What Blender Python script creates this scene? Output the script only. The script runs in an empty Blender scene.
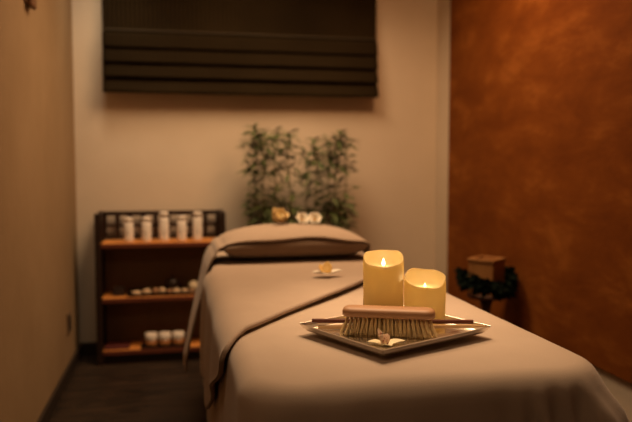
import bpy, bmesh, math, random
from mathutils import Vector, Matrix, noise

random.seed(7)
PI = math.pi
scn = bpy.context.scene
COL = scn.collection

# ------------------------------------------------------------------ materials
def mat(name, col, rough=0.6, metal=0.0, col2=None, scale=8.0, bump=0.0, bscale=60.0, detail=4.0,
        stretch=(1, 1, 1), spec=0.4, ramp=(0.35, 0.7), sheen=0.0):
    m = bpy.data.materials.new(name); m.use_nodes = True
    nt = m.node_tree; b = nt.nodes['Principled BSDF']
    b.inputs['Base Color'].default_value = (*col, 1)
    b.inputs['Roughness'].default_value = rough
    b.inputs['Metallic'].default_value = metal
    b.inputs['Specular IOR Level'].default_value = spec
    if sheen:
        b.inputs['Sheen Weight'].default_value = sheen
    tc = nt.nodes.new('ShaderNodeTexCoord')
    mp = nt.nodes.new('ShaderNodeMapping'); mp.inputs['Scale'].default_value = stretch
    nt.links.new(tc.outputs['Object'], mp.inputs['Vector'])
    if col2:
        n = nt.nodes.new('ShaderNodeTexNoise'); n.inputs['Scale'].default_value = scale
        n.inputs['Detail'].default_value = detail; n.inputs['Roughness'].default_value = 0.6
        r = nt.nodes.new('ShaderNodeValToRGB')
        r.color_ramp.elements[0].position = ramp[0]; r.color_ramp.elements[1].position = ramp[1]
        r.color_ramp.elements[0].color = (*col, 1); r.color_ramp.elements[1].color = (*col2, 1)
        nt.links.new(mp.outputs[0], n.inputs['Vector']); nt.links.new(n.outputs['Fac'], r.inputs['Fac'])
        nt.links.new(r.outputs['Color'], b.inputs['Base Color'])
    if bump:
        n2 = nt.nodes.new('ShaderNodeTexNoise'); n2.inputs['Scale'].default_value = bscale
        n2.inputs['Detail'].default_value = 5
        bp = nt.nodes.new('ShaderNodeBump'); bp.inputs['Strength'].default_value = bump
        bp.inputs['Distance'].default_value = 0.01
        nt.links.new(mp.outputs[0], n2.inputs['Vector']); nt.links.new(n2.outputs['Fac'], bp.inputs['Height'])
        nt.links.new(bp.outputs[0], b.inputs['Normal'])
    return m

def emit(name, col, strength):
    m = bpy.data.materials.new(name); m.use_nodes = True
    nt = m.node_tree
    for n in list(nt.nodes):
        if n.type != 'OUTPUT_MATERIAL': nt.nodes.remove(n)
    e = nt.nodes.new('ShaderNodeEmission'); e.inputs[0].default_value = (*col, 1); e.inputs[1].default_value = strength
    nt.links.new(e.outputs[0], nt.nodes['Material Output'].inputs[0])
    return m

def wax_mat():
    m = bpy.data.materials.new('ivory_wax'); m.use_nodes = True
    nt = m.node_tree; b = nt.nodes['Principled BSDF']; out = nt.nodes['Material Output']
    tc = nt.nodes.new('ShaderNodeTexCoord')
    n = nt.nodes.new('ShaderNodeTexNoise'); n.inputs['Scale'].default_value = 14; n.inputs['Detail'].default_value = 3
    r = nt.nodes.new('ShaderNodeValToRGB')
    r.color_ramp.elements[0].color = (0.55, 0.42, 0.21, 1); r.color_ramp.elements[1].color = (0.66, 0.51, 0.26, 1)
    nt.links.new(tc.outputs['Object'], n.inputs['Vector']); nt.links.new(n.outputs['Fac'], r.inputs['Fac'])
    nt.links.new(r.outputs['Color'], b.inputs['Base Color'])
    b.inputs['Roughness'].default_value = 0.45; b.inputs['Specular IOR Level'].default_value = 0.3
    t = nt.nodes.new('ShaderNodeBsdfTranslucent'); t.inputs[0].default_value = (0.82, 0.64, 0.30, 1)
    mx = nt.nodes.new('ShaderNodeMixShader'); mx.inputs[0].default_value = 0.5
    nt.links.new(b.outputs[0], mx.inputs[1]); nt.links.new(t.outputs[0], mx.inputs[2])
    nt.links.new(mx.outputs[0], out.inputs[0])
    return m

def plank_mat():
    m = bpy.data.materials.new('dark_plank_floor'); m.use_nodes = True
    nt = m.node_tree; b = nt.nodes['Principled BSDF']
    tc = nt.nodes.new('ShaderNodeTexCoord')
    br = nt.nodes.new('ShaderNodeTexBrick')
    br.inputs['Scale'].default_value = 1.0; br.inputs['Brick Width'].default_value = 1.1
    br.inputs['Row Height'].default_value = 0.13; br.inputs['Mortar Size'].default_value = 0.003
    br.inputs['Color1'].default_value = (0.013, 0.008, 0.005, 1); br.inputs['Color2'].default_value = (0.021, 0.013, 0.008, 1)
    br.inputs['Mortar'].default_value = (0.006, 0.004, 0.003, 1)
    mp = nt.nodes.new('ShaderNodeMapping'); mp.inputs['Scale'].default_value = (2.5, 38, 1)
    n = nt.nodes.new('ShaderNodeTexNoise'); n.inputs['Scale'].default_value = 1.6; n.inputs['Detail'].default_value = 7
    n.inputs['Distortion'].default_value = 1.2
    r = nt.nodes.new('ShaderNodeValToRGB'); r.color_ramp.elements[0].position = 0.38; r.color_ramp.elements[1].position = 0.72
    r.color_ramp.elements[0].color = (0.45, 0.45, 0.45, 1); r.color_ramp.elements[1].color = (3.2, 2.9, 2.6, 1)
    mx = nt.nodes.new('ShaderNodeMix'); mx.data_type = 'RGBA'; mx.blend_type = 'MULTIPLY'; mx.inputs[0].default_value = 1
    nt.links.new(tc.outputs['Object'], br.inputs['Vector']); nt.links.new(tc.outputs['Object'], mp.inputs['Vector'])
    nt.links.new(mp.outputs[0], n.inputs['Vector']); nt.links.new(n.outputs['Fac'], r.inputs['Fac'])
    nt.links.new(br.outputs['Color'], mx.inputs[6]); nt.links.new(r.outputs['Color'], mx.inputs[7])
    nt.links.new(mx.outputs[2], b.inputs['Base Color'])
    b.inputs['Roughness'].default_value = 0.42
    return m

def stucco_mat():
    m = bpy.data.materials.new('rust_stucco'); m.use_nodes = True
    nt = m.node_tree; b = nt.nodes['Principled BSDF']
    tc = nt.nodes.new('ShaderNodeTexCoord')
    n = nt.nodes.new('ShaderNodeTexNoise'); n.inputs['Scale'].default_value = 6.5; n.inputs['Detail'].default_value = 9
    n.inputs['Roughness'].default_value = 0.66; n.inputs['Distortion'].default_value = 0.25
    mp = nt.nodes.new('ShaderNodeMapping'); mp.inputs['Scale'].default_value = (1, 0.42, 1)
    nt.links.new(tc.outputs['Object'], mp.inputs['Vector'])
    r = nt.nodes.new('ShaderNodeValToRGB')
    els = r.color_ramp.elements
    els[0].position = 0.36; els[0].color = (0.135, 0.034, 0.0035, 1)
    els[1].position = 0.74; els[1].color = (0.29, 0.097, 0.017, 1)
    e = els.new(0.54); e.color = (0.180, 0.050, 0.006, 1)
    nt.links.new(mp.outputs[0], n.inputs['Vector']); nt.links.new(n.outputs['Fac'], r.inputs['Fac'])
    nt.links.new(r.outputs['Color'], b.inputs['Base Color'])
    bp = nt.nodes.new('ShaderNodeBump'); bp.inputs['Strength'].default_value = 0.35; bp.inputs['Distance'].default_value = 0.01
    nt.links.new(n.outputs['Fac'], bp.inputs['Height']); nt.links.new(bp.outputs[0], b.inputs['Normal'])
    b.inputs['Roughness'].default_value = 0.8; b.inputs['Specular IOR Level'].default_value = 0.1
    return m

def cloth_mat(name, c1, c2):
    m = mat(name, c1, 0.85, col2=c2, scale=5, bump=0.12, bscale=420, spec=0.15, sheen=0.15)
    return m

M = {}
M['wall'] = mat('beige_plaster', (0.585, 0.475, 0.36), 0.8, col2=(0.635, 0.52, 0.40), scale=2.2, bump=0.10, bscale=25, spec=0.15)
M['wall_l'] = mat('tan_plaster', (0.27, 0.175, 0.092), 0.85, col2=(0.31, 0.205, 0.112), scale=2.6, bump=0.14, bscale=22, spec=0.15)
M['ceil'] = mat('ceiling_paint', (0.40, 0.33, 0.26), 0.9, col2=(0.44, 0.36, 0.29), scale=3)
M['stucco'] = stucco_mat()
M['floor'] = plank_mat()
M['base'] = mat('dark_baseboard', (0.022, 0.014, 0.010), 0.45, col2=(0.03, 0.02, 0.014), scale=9, stretch=(1, 1, 6))
M['walnut'] = mat('dark_walnut', (0.014, 0.006, 0.003), 0.45, col2=(0.025, 0.010, 0.005), scale=5, stretch=(8, 8, 1))
M['board'] = mat('orange_brown_wood', (0.60, 0.22, 0.05), 0.4, col2=(0.72, 0.30, 0.075), scale=4, stretch=(1.5, 14, 4))
M['backp'] = mat('brown_back_board', (0.17, 0.095, 0.040), 0.6, col2=(0.20, 0.11, 0.048), scale=4, stretch=(6, 6, 1))
M['white'] = mat('white_plastic', (0.80, 0.70, 0.60), 0.45, col2=(0.84, 0.74, 0.64), scale=4)
M['cap'] = mat('cream_cap', (0.78, 0.68, 0.58), 0.4)
M['ink'] = mat('brown_ink', (0.20, 0.10, 0.05), 0.6)
M['sheet'] = cloth_mat('taupe_cotton', (0.41, 0.315, 0.24), (0.44, 0.34, 0.26))
M['blanket'] = cloth_mat('taupe_blanket_cloth', (0.375, 0.28, 0.21), (0.41, 0.31, 0.235))
M['pillow'] = cloth_mat('shaded_pillow_cloth', (0.18, 0.12, 0.08), (0.21, 0.145, 0.10))  # darker than the sheet: shade under the draped cloth put into the colour
M['blind'] = mat('dark_blind_cloth', (0.014, 0.0085, 0.0035), 0.9, col2=(0.024, 0.015, 0.006), scale=3, stretch=(70, 1, 1), spec=0.05)
M['blind_fold'] = mat('dark_blind_fold_cloth', (0.014, 0.0085, 0.0035), 0.9, col2=(0.022, 0.014, 0.006), scale=3, stretch=(40, 1, 1), spec=0.05)
def rib_stripes(m, n, c1, c2):
    nt = m.node_tree; b = nt.nodes['Principled BSDF']
    tc = nt.nodes.new('ShaderNodeTexCoord')
    w = nt.nodes.new('ShaderNodeTexWave'); w.wave_type = 'BANDS'; w.bands_direction = 'X'
    w.inputs['Scale'].default_value = n; w.inputs['Distortion'].default_value = 0.4
    w.inputs['Detail'].default_value = 1.0
    nz_ = nt.nodes.new('ShaderNodeTexNoise'); nz_.inputs['Scale'].default_value = 1.7
    mx = nt.nodes.new('ShaderNodeMath'); mx.operation = 'MULTIPLY'
    r = nt.nodes.new('ShaderNodeValToRGB'); r.color_ramp.elements[0].position = 0.15; r.color_ramp.elements[1].position = 0.55
    r.color_ramp.elements[0].color = (*c1, 1); r.color_ramp.elements[1].color = (*c2, 1)
    nt.links.new(tc.outputs['Object'], w.inputs['Vector']); nt.links.new(tc.outputs['Object'], nz_.inputs['Vector'])
    nt.links.new(w.outputs['Fac'], mx.inputs[0]); nt.links.new(nz_.outputs['Fac'], mx.inputs[1])
    nt.links.new(mx.outputs[0], r.inputs['Fac']); nt.links.new(r.outputs['Color'], b.inputs['Base Color'])
rib_stripes(M['blind'], 12.5, (0.008, 0.0045, 0.0018), (0.044, 0.028, 0.012))
rib_stripes(M['blind_fold'], 12.5, (0.011, 0.0065, 0.0025), (0.028, 0.018, 0.008))
M['seam'] = mat('brown_seam', (0.05, 0.034, 0.016), 0.8)
M['rimsteel'] = mat('satin_steel', (0.86, 0.82, 0.76), 0.36, metal=1.0, col2=(0.90, 0.86, 0.80), scale=4)
M['steel'] = mat('polished_steel', (0.86, 0.82, 0.76), 0.20, metal=1.0, col2=(0.90, 0.86, 0.80), scale=4)
M['beech'] = mat('beech_wood', (0.37, 0.185, 0.085), 0.5, col2=(0.44, 0.23, 0.11), scale=5, stretch=(2, 20, 20))
M['bristle'] = mat('natural_bristle', (0.72, 0.52, 0.24), 0.6, col2=(0.86, 0.66, 0.34), scale=90, stretch=(1, 1, 0.2))
M['redwood'] = mat('dark_red_wood', (0.11, 0.030, 0.016), 0.4, col2=(0.15, 0.042, 0.022), scale=8, stretch=(1, 12, 12))
M['tanwood'] = mat('tan_wood', (0.50, 0.30, 0.13), 0.45, col2=(0.58, 0.36, 0.17), scale=8, stretch=(1, 12, 12))
M['wax'] = wax_mat()
M['flame'] = emit('candle_flame', (1.0, 0.74, 0.34), 14)
M['wick'] = mat('wick_black', (0.05, 0.03, 0.02), 0.8)
M['leaf'] = mat('bamboo_leaf', (0.045, 0.065, 0.013), 0.6, col2=(0.095, 0.115, 0.028), scale=6)
M['stem'] = mat('bamboo_stem', (0.14, 0.135, 0.045), 0.5, col2=(0.20, 0.17, 0.07), scale=14)
M['planter'] = mat('dark_planter', (0.05, 0.035, 0.025), 0.6, col2=(0.065, 0.045, 0.03), scale=6)
M['soil'] = mat('soil', (0.03, 0.02, 0.012), 0.95, col2=(0.055, 0.035, 0.02), scale=40)
M['petal_w'] = mat('white_petal', (0.80, 0.74, 0.62), 0.6, col2=(0.86, 0.80, 0.68), scale=20)
M['petal_y'] = mat('yellow_petal', (0.62, 0.45, 0.20), 0.6, col2=(0.74, 0.58, 0.30), scale=20)
M['petal_o'] = mat('golden_petal', (0.70, 0.42, 0.10), 0.6, col2=(0.80, 0.56, 0.20), scale=40)
M['petal_c'] = mat('cream_petal', (0.74, 0.62, 0.36), 0.6, col2=(0.80, 0.70, 0.46), scale=20)
M['petal_r'] = mat('red_flecked_petal', (0.66, 0.46, 0.30), 0.6, col2=(0.30, 0.07, 0.04), scale=130, ramp=(0.50, 0.62))
M['pollen'] = mat('yellow_centre', (0.72, 0.42, 0.06), 0.6)
M['boxwood'] = mat('light_box_wood', (0.26, 0.115, 0.035), 0.5, col2=(0.34, 0.16, 0.052), scale=4, stretch=(9, 9, 1.5))
M['garland'] = mat('dark_green_leaf', (0.004, 0.009, 0.006), 0.9, spec=0.1, col2=(0.008, 0.015, 0.009), scale=15)
M['iron'] = mat('dark_brown_stand', (0.06, 0.022, 0.012), 0.5, col2=(0.08, 0.03, 0.016), scale=10)
M['black'] = mat('black_plastic', (0.015, 0.013, 0.012), 0.35)
M['switch'] = mat('brown_plate', (0.16, 0.10, 0.055), 0.4)
M['stone_t'] = mat('tan_stone', (0.50, 0.33, 0.19), 0.6, col2=(0.62, 0.45, 0.28), scale=20)
M['stone_b'] = mat('brown_stone', (0.26, 0.13, 0.06), 0.6, col2=(0.36, 0.20, 0.10), scale=20)
M['shell'] = mat('cream_shell', (0.66, 0.55, 0.36), 0.5, col2=(0.74, 0.62, 0.44), scale=30)
M['darkball'] = mat('dark_ceramic', (0.020, 0.011, 0.008), 0.4, col2=(0.03, 0.016, 0.011), scale=9)
M['amber'] = mat('amber_glass', (0.30, 0.12, 0.04), 0.3, col2=(0.36, 0.15, 0.05), scale=12)
M['mat_red'] = mat('dark_red_cloth', (0.075, 0.010, 0.008), 0.8, col2=(0.095, 0.015, 0.010), scale=30)
M['bracket'] = mat('brown_bracket', (0.13, 0.055, 0.018), 0.6, col2=(0.17, 0.075, 0.026), scale=8)

# ------------------------------------------------------------------ helpers
def link(name, bm, m, parent=None, smooth=False, loc=None, rot=None, recalc=True):
    if recalc:
        bmesh.ops.recalc_face_normals(bm, faces=bm.faces)
    me = bpy.data.meshes.new(name); bm.to_mesh(me); bm.free()
    me.materials.append(m)
    if smooth:
        for p in me.polygons: p.use_smooth = True
    o = bpy.data.objects.new(name, me); COL.objects.link(o)
    if parent is not None: o.parent = parent
    if loc is not None: o.location = loc
    if rot is not None: o.rotation_euler = rot
    return o

def thing(name, label, cat, loc=(0, 0, 0), rz=0.0, group=None):
    o = bpy.data.objects.new(name, None); COL.objects.link(o)
    o.empty_display_size = 0.05
    o.location = loc; o.rotation_euler = (0, 0, rz)
    return tag(o, label, cat, group)

def tag(o, label, cat, group=None):
    o['label'] = label; o['category'] = cat
    if group: o['group'] = group
    return o

def struct(name, bm, m, smooth=False):
    o = link(name, bm, m, smooth=smooth); o['kind'] = 'structure'; return o

def bx(bm, x0, x1, y0, y1, z0, z1, bev=0.0, seg=2):
    r = bmesh.ops.create_cube(bm, size=1)
    for v in r['verts']:
        v.co = Vector(((x0 + x1) / 2 + v.co.x * (x1 - x0), (y0 + y1) / 2 + v.co.y * (y1 - y0), (z0 + z1) / 2 + v.co.z * (z1 - z0)))
    if bev:
        es = list({e for v in r['verts'] for e in v.link_edges})
        bmesh.ops.bevel(bm, geom=es, offset=bev, segments=seg, affect='EDGES', profile=0.5)

def box(x0, x1, y0, y1, z0, z1, bev=0.0, seg=2):
    bm = bmesh.new(); bx(bm, x0, x1, y0, y1, z0, z1, bev, seg); return bm

def lathe(prof, n=32, bm=None, c=(0, 0, 0), squash=None):
    """prof: list of (r, z); r = 0 closes on a pole"""
    bm = bm or bmesh.new(); rings = []
    for r, z in prof:
        if r <= 1e-6:
            rings.append([bm.verts.new((c[0], c[1], c[2] + z))])
        else:
            rings.append([bm.verts.new((c[0] + r * math.cos(2 * PI * k / n), c[1] + r * math.sin(2 * PI * k / n), c[2] + z)) for k in range(n)])
    for a, b in zip(rings, rings[1:]):
        for k in range(n):
            k2 = (k + 1) % n
            if len(a) == 1 and len(b) == 1: continue
            if len(a) == 1: bm.faces.new((a[0], b[k], b[k2]))
            elif len(b) == 1: bm.faces.new((a[k], a[k2], b[0]))
            else: bm.faces.new((a[k], a[k2], b[k2], b[k]))
    return bm

def tube(bm, pts, radii, n=8, cap=True):
    pts = [Vector(p) for p in pts]; rings = []
    for i, p in enumerate(pts):
        d = (pts[min(i + 1, len(pts) - 1)] - pts[max(i - 1, 0)]).normalized()
        up = Vector((0, 0, 1)) if abs(d.z) < 0.95 else Vector((1, 0, 0))
        u = d.cross(up).normalized(); w = d.cross(u)
        r = radii[i] if isinstance(radii, (list, tuple)) else radii
        rings.append([bm.verts.new(p + u * (r * math.cos(2 * PI * k / n)) + w * (r * math.sin(2 * PI * k / n))) for k in range(n)])
    for a, b in zip(rings, rings[1:]):
        for k in range(n):
            bm.faces.new((a[k], a[(k + 1) % n], b[(k + 1) % n], b[k]))
    if cap:
        bm.faces.new(rings[0][::-1]); bm.faces.new(rings[-1])

def grid_mesh(bm, f, nu, nv):
    vs = [[bm.verts.new(f(i / nu, j / nv)) for j in range(nv + 1)] for i in range(nu + 1)]
    for i in range(nu):
        for j in range(nv):
            bm.faces.new((vs[i][j], vs[i + 1][j], vs[i + 1][j + 1], vs[i][j + 1]))
    return vs

def sm(x, a=0.0, b=1.0):
    t = max(0.0, min(1.0, (x - a) / (b - a))); return t * t * (3 - 2 * t)

def nz(x, y, z=0.0): return noise.noise(Vector((x, y, z)))

def solid(o, t, offset=0.0):
    md = o.modifiers.new('thickness', 'SOLIDIFY'); md.thickness = t; md.offset = offset
    return o

# ------------------------------------------------------------------ room
XL, XR, YB, YF, ZC = -0.577, 1.633, 4.15, -1.3, 2.6
T = 0.12
struct('floor', box(XL - T, XR + T, YF - T, YB + T, -0.08, 0.0), M['floor'])
struct('ceiling', box(XL - T, XR + T, YF - T, YB + T, ZC, ZC + 0.1), M['ceil'])
struct('wall_back', box(XL - T, XR + T, YB, YB + T, 0, ZC), M['wall'])
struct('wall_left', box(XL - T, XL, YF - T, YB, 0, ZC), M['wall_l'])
struct('wall_right', box(XR, XR + T, YF - T, YB, 0, ZC), M['wall'])
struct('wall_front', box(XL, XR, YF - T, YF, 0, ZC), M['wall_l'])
struct('trim_1', box(XR - 0.02, XR, YF, 3.895, 0.322, ZC, 0.004), M['stucco'])
struct('baseboard_back', box(XL, XR, YB - 0.016, YB, 0, 0.075, 0.004), M['base'])
struct('baseboard_left', box(XL, XL + 0.016, YF, YB - 0.016, 0, 0.075, 0.004), M['base'])

# ------------------------------------------------------------------ roman blind
BX0, BX1 = -0.406, 1.216
bl = thing('roman_blind', 'dark brown ribbed roman blind hanging on the back wall above the bed', 'blind', (0, 4.10, 1.536))
bm = bmesh.new()
n = 230
def rib(u, v):
    x = BX0 + (BX1 - BX0) * u
    return Vector((x, -0.002 + 0.0035 * abs(math.sin(u * PI * 64)) * (1 if u < 0.93 else 0.6), 0.30 + 0.72 * v))
grid_mesh(bm, rib, 768, 1)
solid(link('blind_panel', bm, M['blind'], bl, smooth=False), 0.004)
for k in range(4):
    bm = bmesh.new()
    z0 = 0.0 + k * 0.085
    th = 0.052 - 0.009 * k
    def fold(u, v, z0=z0, k=k, th=th):
        a = v * 1.0
        x = BX0 + (BX1 - BX0) * u
        z = z0 + 0.088 * a + 0.002 * nz(u * 9, k * 3.1)
        y = -th * (1 - a) ** 0.6 - 0.008 + 0.002 * nz(u * 14, k * 5.7, v)
        return Vector((x, y, z))
    grid_mesh(bm, fold, 60, 8)
    solid(link('blind_fold', bm, M['blind_fold'], bl, smooth=True), 0.006)
link('hem_bar', box(BX0, BX1, -0.05, -0.038, -0.004, 0.012, 0.003), M['blind_fold'], bl)
link('top_seam', box(BX0, BX1, -0.016, -0.008, 0.352, 0.360, 0.003), M['seam'], bl)
link('head_rail', box(BX0, BX1, -0.03, 0.03, 1.0, 1.05, 0.005), M['blind_fold'], bl)
for x in (BX0 + 0.1, BX1 - 0.1):
    link('mounting_bracket', box(x - 0.02, x + 0.02, 0.03, 0.05, 1.005, 1.04), M['black'], bl)

# ------------------------------------------------------------------ shelf unit
SX0, SX1, SY0, SY1 = -0.452, 0.268, 3.90, 4.13
sh = thing('shelf_unit', 'small dark wooden shelf unit with lattice top rail against the back wall', 'shelf', (0, 0, 0))
pw = 0.034
for x in (SX0, SX1 - pw):
    for y in (SY0, SY1 - 0.03):
        link('post', box(x, x + pw, y, y + 0.03, 0.0, 0.852, 0.003), M['walnut'], sh)
for x in (SX0, SX1 - pw):
    bm = bmesh.new()
    for z in (0.03, 0.40, 0.80):
        bx(bm, x + 0.006, x + pw - 0.006, SY0 + 0.03, SY1 - 0.03, z, z + 0.045)
    bx(bm, x + 0.012, x + pw - 0.012, SY0 + 0.03, SY1 - 0.03, 0.075, 0.80)
    link('side_panel', bm, M['walnut'], sh)
for z in (0.082, 0.378, 0.685):
    s = link('shelf_board', box(SX0 + pw, SX1 - pw, SY0 + 0.004, SY1 - 0.03, z - 0.018, z, 0.002), M['board'], sh)
    link('shelf_edge', box(SX0 + pw, SX1 - pw, SY0 - 0.002, SY0 + 0.004, z - 0.026, z - 0.002, 0.001), M['redwood'], s)
link('kick_board', box(SX0 + pw, SX1 - pw, SY0 + 0.02, SY0 + 0.035, 0.0, 0.058), M['walnut'], sh)
link('back_panel', box(SX0 + pw, SX1 - pw, SY1 - 0.028, SY1 - 0.022, 0.06, 0.667), M['backp'], sh)
bm = bmesh.new()
lx0, lx1 = SX0 + pw, SX1 - pw
for z0, z1 in ((0.690, 0.708), (0.757, 0.776), (0.824, 0.850)):
    bx(bm, lx0, lx1, SY1 - 0.024, SY1 - 0.010, z0, z1)
NC = 9
for k in range(NC + 1):
    x = lx0 + (lx1 - lx0) * k / NC
    w = 0.013
    bx(bm, max(lx0, x - w), min(lx1, x + w), SY1 - 0.022, SY1 - 0.012, 0.69, 0.84)
link('lattice_panel', bm, M['walnut'], sh)

# bottles on the top shelf
bot_lab = ['white plastic bottle at the left end of the bottle row on the top shelf',
           'white plastic bottle second from left in the row on the top shelf',
           'tall white bottle standing in the middle of the row on the top shelf',
           'shorter white bottle just right of the middle tall one on the top shelf',
           'tall white bottle at the right end of the row on the top shelf']
bot_pos = [(-0.272, 3.952, 0.138), (-0.174, 3.950, 0.140), (-0.077, 3.955, 0.168), (0.022, 3.955, 0.145), (0.111, 3.958, 0.166)]
for (x, y, h), lab in zip(bot_pos, bot_lab):
    t = thing('bottle', lab, 'bottle', (x, y, 0.6855), random.uniform(-.2, .2), 'white bottles on the top shelf')
    hb = h * 0.80
    link('bottle_body', lathe([(0, 0), (0.024, 0), (0.0265, 0.004), (0.027, 0.02), (0.027, hb - 0.008), (0.025, hb), (0.0, hb)], 28), M['white'], t, True)
    link('cap', lathe([(0, hb + .0005), (0.0245, hb + .0005), (0.0245, h - 0.004), (0.0225, h), (0, h)], 28), M['cap'], t, True)
    bm = bmesh.new()
    for zz, hw in ((0.040, 0.10), (0.052, 0.16), (0.060, 0.10)):
        grid_mesh(bm, lambda u, v, zz=zz, hw=hw: Vector((0.0274 * math.sin((u - .5) * 2 * hw), -0.0274 * math.cos((u - .5) * 2 * hw), zz + 0.004 * v)), 6, 1)
    link('label_mark', bm, M['ink'], t)

# middle shelf: flat dark tray with stones
Z2 = 0.3785
t = thing('stone_tray', 'flat dark wooden tray of pebbles on the middle shelf', 'tray', (-0.08, 4.0, Z2))
bm = bmesh.new(); bx(bm, -0.20, 0.20, -0.078, 0.068, 0, 0.006)
link('tray_base', bm, M['walnut'], t)
bm = bmesh.new()
bx(bm, -0.206, 0.206, 0.062, 0.07, 0, 0.022); bx(bm, -0.206, -0.198, -0.08, 0.062, 0, 0.022); bx(bm, 0.198, 0.206, -0.08, 0.062, 0, 0.022)
bx(bm, -0.198, 0.198, -0.084, -0.078, 0, 0.009)
link('tray_rim', bm, M['walnut'], t)
def pebble(rx, ry, rz, seed):
    bm = bmesh.new(); bmesh.ops.create_icosphere(bm, subdivisions=3, radius=1)
    for v in bm.verts:
        k = 1 + 0.16 * noise.noise(v.co * 1.3 + Vector((seed, seed * 2, 0)))
        v.co = Vector((v.co.x * rx * k, v.co.y * ry * k, v.co.z * rz * k))
    z = min(v.co.z for v in bm.verts)
    for v in bm.verts: v.co.z -= z
    return bm
peb = [(-0.235, 3.945, 0.030, 0.020, 0.012, 'stone_t', 'tan'), (-0.178, 3.95, 0.026, 0.020, 0.016, 'stone_t', 'tan'),
       (-0.130, 3.952, 0.018, 0.018, 0.018, 'stone_b', 'brown'), (-0.092, 3.945, 0.020, 0.017, 0.018, 'stone_t', 'tan'),
       (-0.052, 3.95, 0.019, 0.018, 0.014, 'stone_b', 'brown'), (-0.012, 3.945, 0.024, 0.018, 0.015, 'stone_t', 'tan'),
       (0.034, 3.948, 0.020, 0.018, 0.013, 'stone_t', 'tan'), (0.074, 3.944, 0.018, 0.015, 0.010, 'stone_b', 'brown')]
plab = ['long flat tan pebble at the left end of the pebbles on the middle shelf',
        'tan pebble second from left on the middle shelf tray',
        'brown pebble third from left on the middle shelf tray',
        'round tan pebble between two brown pebbles, left half of the middle shelf tray',
        'brown pebble at the centre of the middle shelf tray',
        'wide tan pebble just right of the tray centre on the middle shelf',
        'tan pebble second from right on the middle shelf tray',
        'small brown pebble at the right end, in front of the cream shell']
for i, (x, y, rx, ry, rz, mm, c) in enumerate(peb):
    o = link('pebble', pebble(rx, ry, rz, i * 3.3), M[mm], None, True, (x, y, Z2 + 0.0062), (0, 0, random.uniform(-.5, .5)))
    tag(o, plab[i], 'pebble', 'pebbles on the middle shelf tray')
t = thing('round_pot', 'round dark ceramic pot standing behind the pebbles on the middle shelf', 'pot', (-0.035, 4.02, Z2 + 0.0065))
link('pot_body', lathe([(0, 0), (0.022, 0), (0.036, 0.018), (0.042, 0.042), (0.036, 0.066), (0.022, 0.078), (0, 0.079)], 28), M['darkball'], t, True)
link('lid_knob', lathe([(0, 0.0795), (0.006, 0.0795), (0.010, 0.088), (0.006, 0.095), (0, 0.096)], 16), M['darkball'], t, True)
bm = bmesh.new(); bmesh.ops.create_uvsphere(bm, u_segments=40, v_segments=20, radius=0.03)
for v in bm.verts:
    a = math.atan2(v.co.z, v.co.x)
    k = 1 + 0.05 * math.cos(a * 14)
    v.co = Vector((v.co.x * k, v.co.y * 0.8, v.co.z * k * 1.05))
o = link('sea_shell', bm, M['shell'], None, True, (0.085, 3.985, Z2 + 0.006 + 0.0325)); tag(o, 'round cream shell at the right of the middle shelf', 'shell')
bm = bmesh.new(); bx(bm, -0.035, 0.035, -0.035, 0.035, 0, 0.018, 0.004); bx(bm, -0.03, 0.032, -0.03, 0.034, 0.018, 0.036, 0.004); bx(bm, -0.028, 0.03, -0.025, 0.03, 0.036, 0.048, 0.004)
o = link('folded_cloth', bm, M['darkball'], None, False, (-0.335, 3.99, Z2)); tag(o, 'small black folded cloth at the left end of the middle shelf', 'cloth')

# bottom shelf: tray with three jars, red folded mat
Z3 = 0.0825
o = link('folded_mat', box(-0.068, 0.068, -0.075, 0.075, 0, 0.012, 0.005), M['mat_red'], None, False, (-0.345, 3.99, Z3)); tag(o, 'dark red folded mat at the left of the bottom shelf', 'mat')
t = thing('jar_tray', 'small dark tray under three white jars on the bottom shelf', 'tray', (-0.082, 3.948, Z3))
bm = bmesh.new(); bx(bm, -0.128, 0.128, -0.042, 0.042, 0, 0.006); link('tray_base', bm, M['walnut'], t)
bm = bmesh.new()
bx(bm, -0.13, 0.13, -0.046, -0.042, 0, 0.014); bx(bm, -0.13, 0.13, 0.042, 0.046, 0, 0.014)
bx(bm, -0.132, -0.128, -0.042, 0.042, 0, 0.014); bx(bm, 0.128, 0.132, -0.042, 0.042, 0, 0.014)
link('tray_rim', bm, M['walnut'], t)
for x, lab in ((-0.158, 'left jar of the three white-topped jars on the bottom shelf'), (-0.082, 'middle jar of the three white-topped jars on the bottom shelf'),
               (-0.006, 'right jar of the three white-topped jars on the bottom shelf')):
    t = thing('jar', lab, 'jar', (x, 3.948, Z3 + 0.0062), 0, 'white jars on the bottom shelf')
    link('jar_body', lathe([(0, 0), (0.030, 0), (0.033, 0.004), (0.033, 0.034), (0, 0.034)], 28), M['amber'], t, True)
    link('lid', lathe([(0, 0.0345), (0.0335, 0.0345), (0.0345, 0.038), (0.0345, 0.068), (0.032, 0.072), (0, 0.072)], 28), M['white'], t, True)

# ------------------------------------------------------------------ massage table
TX0, TX1, TY0, TY1, TZ = 0.112, 0.895, 1.205, 3.32, 0.703
tb = thing('massage_table', 'massage table under a smooth taupe sheet in the middle of the room', 'massage table', (0, 0, 0))
link('mattress', box(TX0 + .05, TX1 - .05, TY0 + .05, TY1 - .05, 0.60, TZ - 0.025, 0.055, 4), M['pillow'], tb)
link('table_frame', box(TX0 + .05, TX1 - .05, TY0 + .06, TY1 - .06, 0.54, 0.598, 0.004), M['walnut'], tb)
for x in (TX0 + .08, TX1 - .08):
    for y in (TY0 + .14, TY1 - .14):
        link('leg', box(x - .025, x + .025, y - .025, y + .025, 0, 0.54, 0.004), M['walnut'], tb)

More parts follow.
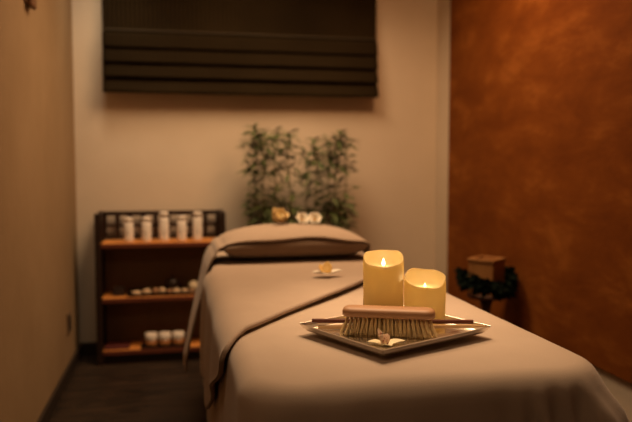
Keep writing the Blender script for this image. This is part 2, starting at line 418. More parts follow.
# sheet draped over the table
def rr(t, rc=0.13):
    """rounded rectangle perimeter: t in [0,1) -> point, outward normal"""
    w, h = TX1 - TX0 - 2 * rc, TY1 - TY0 - 2 * rc
    L = 2 * (w + h) + 2 * PI * rc
    s = t * L
    segs = [('l', Vector((TX0 + rc, TY0)), Vector((1, 0)), w), ('a', Vector((TX1 - rc, TY0 + rc)), -PI / 2, PI / 2 * rc),
            ('l', Vector((TX1, TY0 + rc)), Vector((0, 1)), h), ('a', Vector((TX1 - rc, TY1 - rc)), 0, PI / 2 * rc),
            ('l', Vector((TX1 - rc, TY1)), Vector((-1, 0)), w), ('a', Vector((TX0 + rc, TY1 - rc)), PI / 2, PI / 2 * rc),
            ('l', Vector((TX0, TY1 - rc)), Vector((0, -1)), h), ('a', Vector((TX0 + rc, TY0 + rc)), PI, PI / 2 * rc)]
    for kind, p, d, ln in segs:
        if s <= ln or kind is segs[-1]:
            if kind == 'l':
                return p + d * s, Vector((d.y, -d.x))
            a = d + s / rc
            nrm = Vector((math.cos(a), math.sin(a)))
            return p + nrm * rc, nrm
        s -= ln
    a = PI * 1.5
    return Vector((TX0 + rc, TY0)), Vector((0, -1))

def sheet():
    bm = bmesh.new(); NP = 420
    per = [rr(k / NP) for k in range(NP)]
    c0, c1 = Vector(((TX0 + TX1) / 2, TY0 + 0.36)), Vector(((TX0 + TX1) / 2, TY1 - 0.36))
    rings = []
    r = 0.050
    def top_z(x, y):
        dome = 0.005 * (1 - ((x - 0.507) / 0.38) ** 2)
        return TZ + dome + 0.0025 * nz(x * 4, y * 3, 1.3) + 0.0012 * nz(x * 13, y * 9, 4.2)
    NI = 16
    for i in range(NI):                       # inner rings on the top
        k = i / NI; ring = []
        for p, nn in per:
            q = p - nn * r
            c = Vector((c0.x, min(max(q.y, c0.y), c1.y)))
            v = c.lerp(q, 0.04 + 0.96 * k)
            ring.append(bm.verts.new((v.x, v.y, top_z(v.x, v.y))))
        rings.append(ring)
    prof = [(-r + r * math.sin(a), r * (1 - math.cos(a)), 0.0) for a in [j * PI / 2 / 8 for j in range(9)]]
    for d in (0.02, 0.045, 0.075, 0.11, 0.15, 0.2, 0.25, 0.31, 0.37, 0.43, 0.50, 0.56):
        prof.append((0.0, r + d, d))
    for off, drop, d in prof:
        ring = []
        for k, (p, nn) in enumerate(per):
            t = k / NP * 2 * PI
            x, y = p.x, p.y
            front = sm(-nn.y, 0.15, 0.8)
            side = abs(nn.x)
            # folds running down the drape
            ph = (x - TX0) * 46 - 22 * d * (1 if x > 0.5 else -0.6)
            env = 0.35 + 0.65 * (sm(x, 0.50, 0.70) * (1 - sm(x, 0.80, 0.86)) + sm(x, 0.36, 0.2) * 0.7)
            fine = math.sin((x - 0.22 * d) * 118 + 2.5 * nz(x * 5, d * 3, 8.0)) * sm(x, 0.60, 0.74)
            f1 = front * env * (0.30 * math.sin(ph) + 0.22 * math.sin(ph * 0.53 + 1.1 + 3 * nz(x * 3, d * 2)) + 0.75 * fine + 0.5 * nz(x * 11 - d * 5, d * 4, 2.2))
            f2 = (1 - front) * 0.55 * (math.sin(y * 24 + 2 * nz(y * 2, 7.7)) * 0.6 + nz(y * 5, 3.1))
            amp = 0.017 * sm(drop, 0.008, 0.10) + 0.014 * sm(d, 0.05, 0.4)
            corner = math.exp(-((nn.x * nn.y + 0.5) / 0.22) ** 2) if nn.y < 0 and nn.x > 0 else 0.0
            flare = 0.02 * sm(d, 0, 0.5) * (1 - 0.8 * (nn.x < -0.5)) + corner * (0.050 * sm(drop, 0.02, 0.12) + 0.07 * sm(d, 0, 0.35))
            o_ = off + flare + (f1 * amp + f2 * amp * (0.25 if nn.x < 0 else 0.8))
            z = TZ - drop + (top_z(x - nn.x * r, y - nn.y * r) - TZ) * (1 - min(1, drop / 0.1))
            ring.append(bm.verts.new((p.x + nn.x * o_, p.y + nn.y * o_, z)))
        rings.append(ring)
    for a, b in zip(rings, rings[1:]):
        for k in range(NP):
            k2 = (k + 1) % NP
            bm.faces.new((a[k], a[k2], b[k2], b[k]))
    cap = bm.faces.new(rings[0])
    bmesh.ops.triangulate(bm, faces=[cap])
    bmesh.ops.remove_doubles(bm, verts=bm.verts, dist=1e-5)
    return bm
o = link('sheet', sheet(), M['sheet'], tb, True); o['label'] = 'smooth taupe sheet with soft folds at its front'

# blanket over the far half, diagonal near edge, hanging down on the left
def bed_path(s, off, side_flare):
    """s: 0 at the left upper edge of the table; negative hangs down on the left"""
    r = 0.05 + off
    W = TX1 - TX0 - 2 * 0.05
    A = r * PI / 2
    if s < -A:
        d = -s - A
        return TX0 - off - side_flare * sm(d, 0, 0.45), TZ - 0.05 - d, -1
    if s < 0:
        a = -s / r
        return TX0 + 0.05 - r * math.sin(a), TZ - 0.05 + r * math.cos(a), -1
    if s <= W:
        x = TX0 + 0.05 + s
        return x, TZ + off, 0
    if s < W + A:
        a = (s - W) / r
        return TX1 - 0.05 + r * math.sin(a), TZ - 0.05 + r * math.cos(a), 1
    d = s - W - A
    return TX1 + off + side_flare * sm(d, 0, 0.45), TZ - 0.05 - d, 1

def blanket():
    bm = bmesh.new()
    s0, s1 = -0.42, 0.90
    def f(u, v):
        s = s0 + (s1 - s0) * u
        x, z, side = bed_path(s, 0.0125, 0.004)
        sx = TX0 + 0.05 + s
        if s > 0.02:
            yn = 1.672 + 1.32 * (sx - 0.182) - 0.03 * math.sin(sm(sx, 0.22, 0.85) * PI)
        else:
            hem = [(0.02, 1.672), (0.0, 1.65), (-0.02, 1.625), (-0.04, 1.60), (-0.06, 1.582), (-0.08, 1.58), (-0.10, 1.592), (-0.12, 1.617), (-0.14, 1.645), (-0.17, 1.71), (-0.2, 1.78), (-0.24, 1.87), (-0.28, 1.95), (-0.33, 2.03), (-0.5, 2.32)]
            for (sa, ya), (sb, yb) in zip(hem, hem[1:]):
                if s >= sb: break
            yn = ya + (yb - ya) * (sa - s) / (sa - sb)
        y = yn + ((2.93 if side >= 0 else 2.93 - 0.29 * sm(-s, 0.0, 0.035)) - yn) * v
        # dome, soft wrinkles
        far = 1 - sm(y, 2.55, 2.68)
        if side == 0:
            z += 0.005 * (1 - ((x - 0.507) / 0.38) ** 2)
        e = 0.5 + 0.5 * nz(x * 2.2, y * 2.2, 2.0)
        w = 0.0045 * max(0, nz((x - y * 0.55) * 9, (x + y) * 1.6, 5.0)) + 0.003 * abs(nz(x * 6, y * 5, 9.0))
        edge = 0.009 * (1 - sm(v, 0.0, 0.03)) * (0.35 + 0.65 * sm(x, 0.2, 0.6))
        if side == 0: z += w * e * 1.4 * far + edge
        elif side < 0:
            k = sm(-s, 0.0, 0.3)
            x -= w * 1.2 + k * 0.006 * (1 + math.sin(y * 17 + 1.2)) + edge * 0.3
        else: x += w
        return Vector((x, y, z))
    grid_mesh(bm, f, 110, 120)
    return bm
o = link('blanket', blanket(), M['blanket'], None, True)
solid(o, 0.012, -1 if False else 0.0)
tag(o, 'taupe blanket laid diagonally over the far half of the massage table, hanging on its left', 'blanket')

# pillow and the cloth thrown over it
PY, PZ = 2.915, TZ + 0.0285
PX0, PX1 = 0.180, 0.780
PB, PH = 0.225, 0.062                            # half depth, half height
def pillow_pt(x, a, off=0.0):
    u = (x - (PX0 + PX1) / 2) / ((PX1 - PX0) / 2)
    h = max(0.0, 1 - abs(u) ** 2.5) ** 0.6
    cy, cz = math.cos(a), math.sin(a)
    yy = (PB * (0.86 + 0.14 * h) + off) * (abs(cy) ** 0.8) * (1 if cy > 0 else -1)
    up = 1.0 if cz > 0 else 0.85
    nse = 0.005 * nz(x * 6, a * 1.5, 3) * max(0, cz) * h
    h2 = max(0.0, 1 - abs(u) ** 10) ** 0.5
    zz = (PH * up * (h if cz > 0 else h2) + off) * (abs(cz) ** 0.8) * (1 if cz > 0 else -1) + nse
    return Vector((x, PY + yy, PZ + PH * 0.85 + zz))
bm = bmesh.new()
grid_mesh(bm, lambda u, v: pillow_pt(PX0 + (PX1 - PX0) * u, v * 2 * PI), 48, 40)
bmesh.ops.remove_doubles(bm, verts=bm.verts, dist=1e-4)
o = link('pillow', bm, M['pillow'], None, True); tag(o, 'shade-darkened pillow at the far end of the massage table, under a draped cloth', 'pillow')

def pcloth():
    bm = bmesh.new()
    W = PX1 - PX0
    ze = PZ + PH * 0.85
    def f(u, v):
        s = -0.56 + u * (0.56 + W + 0.05)          # s < 0 hangs off the left end
        a = PI * (0.03 + 0.83 * v + 0.02 * math.sin(u * 23) * v)     # from the back over the top to the front hem
        if s >= 0:
            p = pillow_pt(PX0 + min(s, W), a, 0.010)
            if s > W:
                p.x += 0.008; p.z -= (s - W)
            p.z += 0.004 * nz(p.x * 11 + p.y * 14, p.y * 4, 6) * 0.5 + 0.001
            return p
        d = -s
        p = pillow_pt(PX0, a, 0.010)
        R_ = 0.032
        if d < R_ * PI / 2:
            b = d / R_
            x = PX0 - R_ * math.sin(b); dz = R_ * (1 - math.cos(b)); e = 0.0
        else:
            e = d - R_ * PI / 2
            x = PX0 - R_ - 0.022 * sm(d, 0.0, 0.12) - 0.098 * min(1, e / 0.46); dz = R_ + e * 0.90
        wid = 0.40 - 0.30 * sm(d, 0.05, 0.6)
        y = p.y + (PY - PB + 0.01 + wid * (1 - v) - p.y) * sm(d, 0.0, 0.20)
        x -= (0.005 + 0.006 * math.sin(v * 6 + 0.6)) * sm(e, 0.05, 0.35)
        return Vector((x, y, p.z + 0.001 - dz))
    grid_mesh(bm, f, 130, 48)
    return bm
o = link('draped_cloth', pcloth(), M['blanket'], None, True); solid(o, 0.006)
tag(o, 'taupe cloth thrown over the pillow, its left corner hanging beside the table', 'cloth')

# ------------------------------------------------------------------ flowers
def petal(bm, ang, ln, wd, tilt, curl, base=0.0, roll=0.0):
    rot = Matrix.Rotation(ang, 4, 'Z')
    def f(u, v):
        w = wd * math.sin(PI * min(1, 0.12 + 0.88 * u) ** 0.8) * (v - 0.5)
        r = base + ln * u
        z = ln * (math.sin(tilt) * u + curl * u * u) + 0.35 * abs(v - 0.5) * wd * math.sin(PI * u) + roll * (v - .5) * u
        return rot @ Vector((r * math.cos(tilt), w, z))
    grid_mesh(bm, f, 8, 6)

def flower(name, label, loc, rz, specs, cm, rot=None):
    t = thing(name, label, 'flower', loc, rz)
    if rot: t.rotation_euler = rot
    for (m, ang, ln, wd, tilt, curl) in specs:
        bm = bmesh.new(); petal(bm, ang, ln, wd, tilt, curl, 0.004)
        solid(link('petal', bm, M[m], t, True), 0.0014)
    bm = bmesh.new(); bmesh.ops.create_icosphere(bm, subdivisions=2, radius=0.0045)
    for v in bm.verts: v.co.z = v.co.z * 1.0 + 0.004
    link('flower_centre', bm, M[cm], t, True)
    return t
ZP = PZ + PH * 1.85 + 0.017
flower('flower', 'large yellow flower at the left on the pillow', (0.427, PY + 0.02, ZP + .012), 0.3,
       [('petal_y', k * 2 * PI / 6, 0.056, 0.060, 0.75 + 0.2 * (k % 2), 0.15) for k in range(6)] +
       [('petal_c', k * 2 * PI / 4 + 0.5, 0.036, 0.036, 1.0, 0.2) for k in range(4)], 'pollen', (math.radians(35), 0.1, 0.3))
for lab, x, ry in (('white flower on the pillow, nearest the yellow one', 0.535, 0.15), ('white flower at the right end of the flowers on the pillow', 0.592, -0.2)):
    flower('flower', lab, (x, PY + 0.015, ZP + 0.016), 0,
           [('petal_w', k * 2 * PI / 6 + ry, 0.031, 0.040, 0.30, 0.25) for k in range(6)] + [('petal_w', k * 2 * PI / 4 + 0.4, 0.022, 0.030, 0.75, 0.15) for k in range(4)], 'pollen', (math.radians(48), ry, 0))
flower('flower', 'white and yellow frangipani flower lying on the blanket', (0.51, 2.31, 0.740), 0.2,
       [('petal_w', PI + 0.1, 0.055, 0.040, 0.05, 0.12), ('petal_w', -0.15, 0.055, 0.040, 0.08, 0.1), ('petal_w', 4.3, 0.040, 0.036, 0.0, 0.1),
        ('petal_o', 1.1, 0.045, 0.036, 0.75, 0.2), ('petal_o', 2.0, 0.040, 0.036, 0.55, 0.2)], 'pollen')

# ------------------------------------------------------------------ square tray
TC = Vector((0.504, 1.5325)); TROT = math.atan2(0.43, 0.903)
ZT = TZ + 0.0085                                   # resting height of the tray foot
tr = thing('square_tray', 'square polished steel tray with raised rim on the near half of the bed', 'tray', (TC.x, TC.y, ZT), TROT)
U0, U1, V0, V1 = -0.168, 0.182, -0.142, 0.158
def sq_ring(bm, ins, z, rc, n=6):
    out = []
    for cx, cy, a0 in ((U1 - ins, V1 - ins, 0), (U0 + ins, V1 - ins, PI / 2), (U0 + ins, V0 + ins, PI), (U1 - ins, V0 + ins, 1.5 * PI)):
        sx, sy = (1 if cx > 0 else -1), (1 if cy > 0 else -1)
        for k in range(n + 1):
            a = a0 + PI / 2 * k / n
            out.append(bm.verts.new((cx - sx * rc + rc * math.cos(a), cy - sy * rc + rc * math.sin(a), z)))
    return out
def bridge(bm, rings):
    for a, b in zip(rings, rings[1:]):
        for k in range(len(a)):
            bm.faces.new((a[k], a[(k + 1) % len(a)], b[(k + 1) % len(a)], b[k]))
bm = bmesh.new()
a0_, a1_ = sq_ring(bm, 0.018, 0.0115, 0.008), sq_ring(bm, 0.009, 0.0118, 0.006)
b0_, b1_, b2_ = sq_ring(bm, 0.012, 0.0085, 0.006), sq_ring(bm, 0.045, 0.0065, 0.01), sq_ring(bm, 0.052, 0.0, 0.01)
b3_ = sq_ring(bm, 0.060, 0.0, 0.01)
bm.faces.new(a0_); bridge(bm, [a0_, a1_, b0_, b1_, b2_, b3_]); bm.faces.new(b3_[::-1])
link('dish', bm, M['steel'], tr, False)
bm = bmesh.new()
rr_ = [sq_ring(bm, i_, z, rc) for i_, z, rc in ((0.0092, 0.0119, 0.006), (0.006, 0.0150, 0.005), (0.001, 0.0255, 0.003), (0.0, 0.0262, 0.003), (0.0, 0.0240, 0.003), (0.0118, 0.0086, 0.006))]
bridge(bm, rr_ + [rr_[0]])
link('raised_rim', bm, M['rimsteel'], tr, False)
ZTI = ZT + 0.0119                                  # inner floor of the tray

# ------------------------------------------------------------------ candles
def candle(label, x, y, R, h, dip, ph, flame_z, flame_h, P_cup, P_low):
    t = thing('candle', label, 'candle', (x, y, ZTI + 0.0004), 0, 'candles on the square tray')
    n = 64; bm = bmesh.new()
    front = math.radians(-105)
    def rim(a):
        k = (1 + math.cos(a - front)) / 2
        return h - dip * k ** 1.3 + 0.0022 * math.sin(a * 3 + ph) + 0.0012 * math.sin(a * 5 + ph * 2)
    fz = h - dip - 0.006
    def ring(r, fn):
        return [bm.verts.new((r * math.cos(2 * PI * k / n), r * math.sin(2 * PI * k / n), fn(2 * PI * k / n))) for k in range(n)]
    w = 0.0042
    rings = [ring(R - 0.003, lambda a: 0.0), ring(R, lambda a: 0.003)]
    for q in (0.2, 0.4, 0.6, 0.8, 0.95): rings.append(ring(R + 0.0006 * math.sin(q * 9 + ph), lambda a, q=q: 0.003 + (rim(a) - 0.006) * q))
    rings += [ring(R - 0.0006, lambda a: rim(a) - 0.0012), ring(R - w * 0.5, lambda a: rim(a)), ring(R - w + 0.0006, lambda a: rim(a) - 0.0012),
              ring(R - w, lambda a: rim(a) - 0.004), ring(R - w - 0.001, lambda a: fz + 0.45 * (rim(a) - fz)),
              ring(R - w - 0.004, lambda a: fz + 0.004), ring(R * 0.72, lambda a: fz), ring(R * 0.3, lambda a: fz + 0.001), ring(R * 0.1, lambda a: fz + 0.002)]
    bridge(bm, rings); bm.faces.new(rings[-1]); bm.faces.new(rings[0][::-1])
    link('wax_body', bm, M['wax'], t, True)
    link('wick', lathe([(0, fz), (0.0016, fz), (0.0014, fz + 0.008), (0, fz + 0.009)], 10), M['wick'], t, True)
    r = flame_h * 0.21
    link('flame', lathe([(0, fz + flame_z), (r * .6, fz + flame_z + .08 * flame_h), (r, fz + flame_z + .28 * flame_h), (r * .8, fz + flame_z + .5 * flame_h),
                         (r * .38, fz + flame_z + .76 * flame_h), (0, fz + flame_z + flame_h)], 20), M['flame'], t, True)
    for nm, zz, pw_, rad in (('candle_glow', fz + flame_z + flame_h + 0.004, P_cup, 0.006), ('candle_inner_glow', fz * 0.72, P_low, 0.012)):
        L = bpy.data.lights.new(nm, 'POINT'); L.energy = pw_; L.color = (1.0, 0.74, 0.40); L.shadow_soft_size = rad
        lo = bpy.data.objects.new(nm, L); COL.objects.link(lo); lo.parent = t; lo.location = (0, 0, zz)
    return t
candle('taller cream pillar candle with a lit flame, at the left on the steel tray', 0.507, 1.634, 0.0510, 0.178, 0.032, 0.4, 0.002, 0.021, 0.14, 0.016)
candle('shorter cream pillar candle glowing inside, at the right on the steel tray', 0.606, 1.603, 0.0520, 0.130, 0.034, 2.0, 0.0, 0.011, 0.14, 0.020)

# ------------------------------------------------------------------ brush
brot = math.radians(-21)
br = thing('body_brush', 'wooden body brush with pale bristles lying on the steel tray', 'brush', (0.481, 1.508, ZTI + 0.0003), brot)
bm = bmesh.new()
LB, WB = 0.108, 0.029
def brush_ring(inset, z):
    out = []
    for cx, cy, a0 in ((1, 1, 0), (-1, 1, PI / 2), (-1, -1, PI), (1, -1, 1.5 * PI)):
        rc = 0.022
        for k in range(9):
            a = a0 + PI / 2 * k / 8
            out.append(bm.verts.new((cx * (LB - rc) + (rc - inset) * math.cos(a), cy * (WB - rc) + (rc - inset) * math.sin(a), z)))
    return out
hb = 0.043
rg = [brush_ring(0.004, hb), brush_ring(0.0, hb + 0.003), brush_ring(0.0, hb + 0.012), brush_ring(0.002, hb + 0.0165), brush_ring(0.007, hb + 0.0195), brush_ring(0.014, hb + 0.021)]
bridge(bm, rg); bm.faces.new(rg[0][::-1]); bm.faces.new(rg[-1])
link('brush_back', bm, M['beech'], br, True)
bm = bmesh.new()
rb = random.Random(3)
for iy in range(5):
    for ix in range(21):
        fx = (ix / 20 - 0.5) * 2; fy = (iy / 4 - 0.5) * 2
        if abs(fx) > 0.93 and abs(fy) > 0.8: continue
        bx_, by_ = fx * 0.094, fy * 0.018
        for b in range(9):
            a = rb.uniform(0, 2 * PI); rr0 = 0.0022 * math.sqrt(rb.random()); rr1 = 0.0052 * math.sqrt(rb.random())
            lean_x = fx * abs(fx) * 0.016; lean_y = fy * 0.0075 * (1 if fy < 0 else 0.6)
            p0 = Vector((bx_ + rr0 * math.cos(a), by_ + rr0 * math.sin(a), hb + 0.001))
            p2 = Vector((bx_ + lean_x + rr1 * math.cos(a), by_ + lean_y + rr1 * math.sin(a), rb.uniform(0.0003, 0.003)))
            p1 = p0.lerp(p2, 0.5) + Vector((lean_x * 0.12 * -1, -lean_y * 0.12, 0))
            tube(bm, [p0, p1, p2], [0.0012, 0.0011, 0.0007], 4)
o = link('bristles', bm, M['bristle'], br, True); o['kind'] = 'stuff'

# ------------------------------------------------------------------ sticks lying across the tray rims
def stick(name, p0, p1, hw, m, label, taper=1.0):
    p0, p1 = Vector(p0), Vector(p1)
    d = p1 - p0; L = d.length
    bm = bmesh.new()
    r0 = [bm.verts.new((0, y * hw, z * hw)) for y, z in ((-1, -1), (1, -1), (1, 1), (-1, 1))]
    rm = [bm.verts.new((L * 0.9, y * hw, z * hw)) for y, z in ((-1, -1), (1, -1), (1, 1), (-1, 1))]
    r1 = [bm.verts.new((L, y * hw * taper, z * hw * taper)) for y, z in ((-1, -1), (1, -1), (1, 1), (-1, 1))]
    bridge(bm, [r0, rm, r1]); bm.faces.new(r0[::-1]); bm.faces.new(r1)
    bmesh.ops.bevel(bm, geom=list(bm.edges), offset=hw * 0.2, segments=1, affect='EDGES')
    o = link(name, bm, m, None, False, p0, d.to_track_quat('X', 'Z').to_euler())
    return tag(o, label, 'stick')
stick('wooden_stick', (0.316, 1.599, ZT + 0.0312), (0.695, 1.510, ZT + 0.0312), 0.0046, M['redwood'], 'dark red square wooden stick lying across the tray behind the brush')
stick('wooden_stick', (0.330, 1.592, ZTI + 0.0046), (0.716, 1.486, ZTI + 0.0130), 0.0040, M['tanwood'], 'tan wooden stick with tapered tip lying just in front of the dark red stick', 0.45)

# orchid at the front corner of the tray
t = thing('orchid_bloom', 'cream orchid bloom with red flecks in the front corner of the tray', 'flower', (0.445, 1.418, ZTI + 0.001), TROT)
def orchid_petal(m, ang, ln, wd, tilt, curl, nm='petal'):
    bm = bmesh.new(); petal(bm, ang, ln, wd, tilt, curl, 0.003)
    solid(link(nm, bm, M[m], t, True), 0.0012)
a0 = -TROT
orchid_petal('petal_c', a0 + 0.05, 0.044, 0.030, 0.08, 0.06)
orchid_petal('petal_c', a0 + PI - 0.35, 0.036, 0.028, 0.10, 0.05)
orchid_petal('petal_c', a0 - PI / 2 + 0.3, 0.022, 0.028, 0.05, 0.1)
orchid_petal('petal_r', a0 + 2.3, 0.034, 0.022, 1.0, 0.15)
orchid_petal('petal_r', a0 + 0.9, 0.032, 0.018, 1.15, -0.25)
bm = bmesh.new(); tube(bm, [(0, 0, 0), (-.004, 0.002, 0.012), (-.010, .002, 0.021), (-.004, .002, .027)], [0.005, 0.006, 0.005, 0.002], 10)
link('orchid_lip', bm, M['petal_r'], t, True)

# ------------------------------------------------------------------ bamboo behind the bed
bp = thing('potted_bamboo', 'leafy green bamboo plant standing behind the bed against the back wall', 'plant', (0.70, 3.88, 0))
bm = bmesh.new()
bx(bm, -0.36, 0.36, -0.11, 0.11, 0, 0.30, 0.01)
link('planter', bm, M['planter'], bp)
link('soil', box(-0.33, 0.33, -0.09, 0.09, 0.3, 0.31), M['soil'], bp)
rb = random.Random(11)
def leaf(bm, p, d, ln, wd, up):
    d = d.normalized(); s = d.cross(up)
    if s.length < 1e-3: s = Vector((1, 0, 0))
    s.normalize(); nn = s.cross(d)
    prof = [(0, 0.08), (0.25, 0.85), (0.5, 1.0), (0.78, 0.55), (1.0, 0.0)]
    L_, C_, R_ = [], [], []
    for u, w in prof:
        c = p + d * (ln * u) - Vector((0, 0, 1)) * (0.28 * ln * u * u)
        C_.append(bm.verts.new(c))
        if w > 0:
            L_.append(bm.verts.new(c + s * (wd * w / 2) + nn * (wd * w * 0.14)))
            R_.append(bm.verts.new(c - s * (wd * w / 2) + nn * (wd * w * 0.14)))
    for k in range(len(prof) - 2):
        bm.faces.new((C_[k], C_[k + 1], L_[k + 1], L_[k])); bm.faces.new((C_[k + 1], C_[k], R_[k], R_[k + 1]))
    bm.faces.new((C_[-2], C_[-1], L_[-1])); bm.faces.new((C_[-1], C_[-2], R_[-1]))
stems = [(-0.26, 0.02, 1.36, 26, 1.0), (-0.20, -0.03, 1.31, 20, 1.0), (-0.13, 0.03, 1.35, 17, .9), (-0.045, -0.02, 1.33, 15, .8), (0.04, 0.03, 1.22, 13, .9),
         (0.075, -0.03, 1.29, 14, .9), (0.15, 0.02, 1.31, 16, 1.0), (0.22, -0.01, 1.33, 17, 1.2), (0.27, 0.02, 1.33, 12, 1.2)]
for (x, y, H_, nl, spread) in stems:
    lean = rb.uniform(-0.03, 0.03)
    pts, rad = [], []
    for k in range(13):
        u = k / 12
        z = 0.305 + (H_ - 0.335) * u
        pts.append((x + lean * u + 0.006 * math.sin(u * 7 + x * 30), y + 0.01 * math.sin(u * 5 + y * 60), z))
        rad.append((0.0062 if k % 2 else 0.0054) * (1 - 0.55 * u))
    bm = bmesh.new(); tube(bm, pts, rad, 8)
    st = link('stem', bm, M['stem'], bp, True)
    bm = bmesh.new()
    for q in range(int(nl * 6.0) + 80):
        # leafy tufts: a dense crown, a loose middle, a dense lower band
        if q < nl * 4.2: u = rb.uniform(0.74, 1.0)
        elif q < nl * 6.0: u = rb.choice((rb.uniform(0.52, 0.70), rb.uniform(0.42, 0.72)))
        else: u = rb.uniform(0.30, 0.58) if q % 3 else rb.uniform(0.44, 0.60)
        i = min(11, int(u * 12)); fr = u * 12 - i
        p = Vector(pts[i]).lerp(Vector(pts[i + 1]), fr)
        a = rb.uniform(0, 2 * PI)
        d = Vector((math.cos(a) * spread, math.sin(a) * 0.7, rb.uniform(-0.25, 0.9)))
        tw = d.normalized() * rb.uniform(0.005, 0.035)
        if tw.length > 0.012:
            tube(bm, [p, p + tw], [0.0012, 0.0009], 4, False)
        leaf(bm, p + tw, d + Vector((0, 0, -0.2)), rb.uniform(0.05, 0.085), rb.uniform(0.016, 0.024), Vector((rb.uniform(-.4, .4), rb.uniform(-.6, .2), 1)).normalized())
    link('foliage', bm, M['leaf'], st, False, recalc=False)

# ------------------------------------------------------------------ wooden box on a stand by the rust wall
BXc, BYc = 1.455, 3.02
sd = thing('pedestal_stand', 'dark brown round-topped stand by the rust wall behind the bed', 'stand', (BXc, BYc, 0))
link('stand_base', lathe([(0, 0), (0.12, 0), (0.125, 0.012), (0.05, 0.03), (0, 0.032)], 32), M['iron'], sd, True)
link('stand_column', lathe([(0, 0.0325), (0.03, 0.0325), (0.022, 0.10), (0.026, 0.25), (0.020, 0.42), (0.035, 0.48), (0, 0.482)], 24), M['iron'], sd, True)
link('stand_top', lathe([(0, 0.4825), (0.088, 0.4825), (0.092, 0.489), (0.092, 0.498), (0.088, 0.502), (0, 0.502)], 36), M['iron'], sd, True)
wb = thing('wooden_box', 'square light wooden box standing on the dark stand by the rust wall', 'box', (BXc, BYc, 0.5025), math.radians(38))
hw = 0.064
bm = bmesh.new(); bx(bm, -hw, hw, -hw, hw, 0.0, 0.158, 0.003)
link('box_body', bm, M['boxwood'], wb)
bm = bmesh.new()
e = hw + 0.005
bx(bm, -e, e, -e, -e + 0.018, 0.1585, 0.172, 0.002); bx(bm, -e, e, e - 0.018, e, 0.1585, 0.172, 0.002)
bx(bm, -e, -e + 0.018, -e + 0.018, e - 0.018, 0.1585, 0.172, 0.002); bx(bm, e - 0.018, e, -e + 0.018, e - 0.018, 0.1585, 0.172, 0.002)
link('box_rim', bm, M['boxwood'], wb)
gl = thing('leaf_garland', 'dark green leafy garland wrapped around the wooden box', 'garland', (BXc, BYc, 0.503))
rb = random.Random(5)
def ringpt(a, r=0.116):
    return Vector((r * math.cos(a), r * math.sin(a), 0.058 + 0.022 * math.cos(2 * (a - 0.1))))
bm = bmesh.new()
tube(bm, [ringpt(2 * PI * k / 40) for k in range(41)], [0.010] * 41, 8)
link('vine', bm, M['garland'], gl, True)
bm = bmesh.new()
for q in range(800):
    a = rb.uniform(0, 2 * PI); p = ringpt(a, rb.uniform(0.112, 0.124)) + Vector((0, 0, rb.uniform(-.030, .036)))
    tg = rb.uniform(-1, 1); d = Vector((math.cos(a) * 0.55 - math.sin(a) * tg, math.sin(a) * 0.55 + math.cos(a) * tg, rb.uniform(-.7, .8)))
    leaf(bm, p, d, rb.uniform(0.026, 0.040), rb.uniform(0.018, 0.026), Vector((math.cos(a), math.sin(a), rb.uniform(-.2, 1))).normalized())
o = link('leaves', bm, M['garland'], gl, False, recalc=False); o['kind'] = 'stuff'

# ------------------------------------------------------------------ wall fittings
t = thing('wall_outlet', 'small dark socket low on the left wall near the corner', 'outlet', (XL, 3.745, 0.285))
link('cover_plate', box(0.0, 0.008, -0.042, 0.042, -0.055, 0.055, 0.002), M['switch'], t)
link('socket_insert', box(0.008, 0.012, -0.030, 0.030, -0.040, 0.040, 0.002), M['black'], t)
t = thing('wall_bracket', 'dark brown bracket high on the left wall at the picture edge', 'bracket', (XL, 2.93, 1.745))
link('wall_plate', box(0.0, 0.010, -0.06, 0.06, 0.01, 0.30, 0.003), M['bracket'], t)
link('bracket_arm', box(0.010, 0.030, -0.045, 0.045, 0.0, 0.28, 0.008), M['bracket'], t)

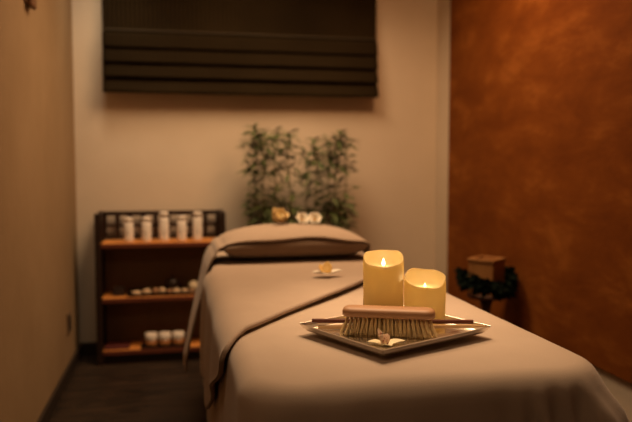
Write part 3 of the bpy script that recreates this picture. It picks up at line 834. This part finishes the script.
# ------------------------------------------------------------------ lights
def spot(name, loc, target, energy, col, size, angle, blend):
    L = bpy.data.lights.new(name, 'SPOT'); L.energy = energy; L.color = col; L.shadow_soft_size = size
    L.spot_size = math.radians(angle); L.spot_blend = blend
    o = bpy.data.objects.new(name, L); COL.objects.link(o); o.location = loc
    o.rotation_euler = (Vector(target) - Vector(loc)).to_track_quat('-Z', 'Y').to_euler()
    return o
def area(name, loc, energy, col, size, target=None):
    L = bpy.data.lights.new(name, 'AREA'); L.shape = 'DISK'; L.size = size; L.energy = energy; L.color = col
    o = bpy.data.objects.new(name, L); COL.objects.link(o); o.location = loc
    if target: o.rotation_euler = (Vector(target) - Vector(loc)).to_track_quat('-Z', 'Y').to_euler()
    return o
WARM = (1.0, 0.62, 0.31)
o = area('ceiling_lamp_left', (0.42, 3.14, 2.56), 25, (1.0, 0.69, 0.40), 0.8); o.data.spread = math.radians(140)
area('ceiling_lamp_right', (1.18, 2.70, 2.56), 18, (1.0, 0.53, 0.24), 0.5)
spot('corner_fill_spot', (-0.36, 3.62, 2.57), (-0.46, 4.15, 1.5), 31, (1.0, 0.80, 0.55), 0.15, 80, 1.0)  # added to brighten the back wall by the left corner, not a fixture
spot('ceiling_spot_near', (0.60, 1.85, 2.57), (0.60, 1.66, 0.7), 185, (1.0, 0.68, 0.40), 0.3, 50, 0.9)
area('bed_fill_light', (-0.30, 0.2, 2.56), 7, (1.0, 0.64, 0.36), 0.4)  # added fill lifting the dark bed front and left drape, no real lamp

w = bpy.data.worlds.new('room_world'); scn.world = w; w.use_nodes = True
w.node_tree.nodes['Background'].inputs[0].default_value = (0.02, 0.012, 0.006, 1)

# ------------------------------------------------------------------ camera
f = 680.0
pitch = math.atan(46 / f); yaw = math.atan(139 * math.cos(pitch) / f)
cam = bpy.data.cameras.new('camera'); cam.sensor_width = 36; cam.lens = f * 36 / 632
co = bpy.data.objects.new('camera', cam); COL.objects.link(co)
co.location = (0, 0, 1.12)
co.rotation_euler = (PI / 2 - pitch, 0, -yaw)
cam.clip_start = 0.02
cam.dof.use_dof = True; cam.dof.focus_distance = 1.60; cam.dof.aperture_fstop = 2.0
scn.camera = co

scn.view_settings.view_transform = 'Standard'; scn.view_settings.look = 'None'
scn.view_settings.gamma = 1; scn.view_settings.use_curve_mapping = False
scn.view_settings.exposure = 0.0
scn.cycles.use_denoising = True
scn.cycles.max_bounces = 10; scn.cycles.transmission_bounces = 8
scn.cycles.sample_clamp_indirect = 6
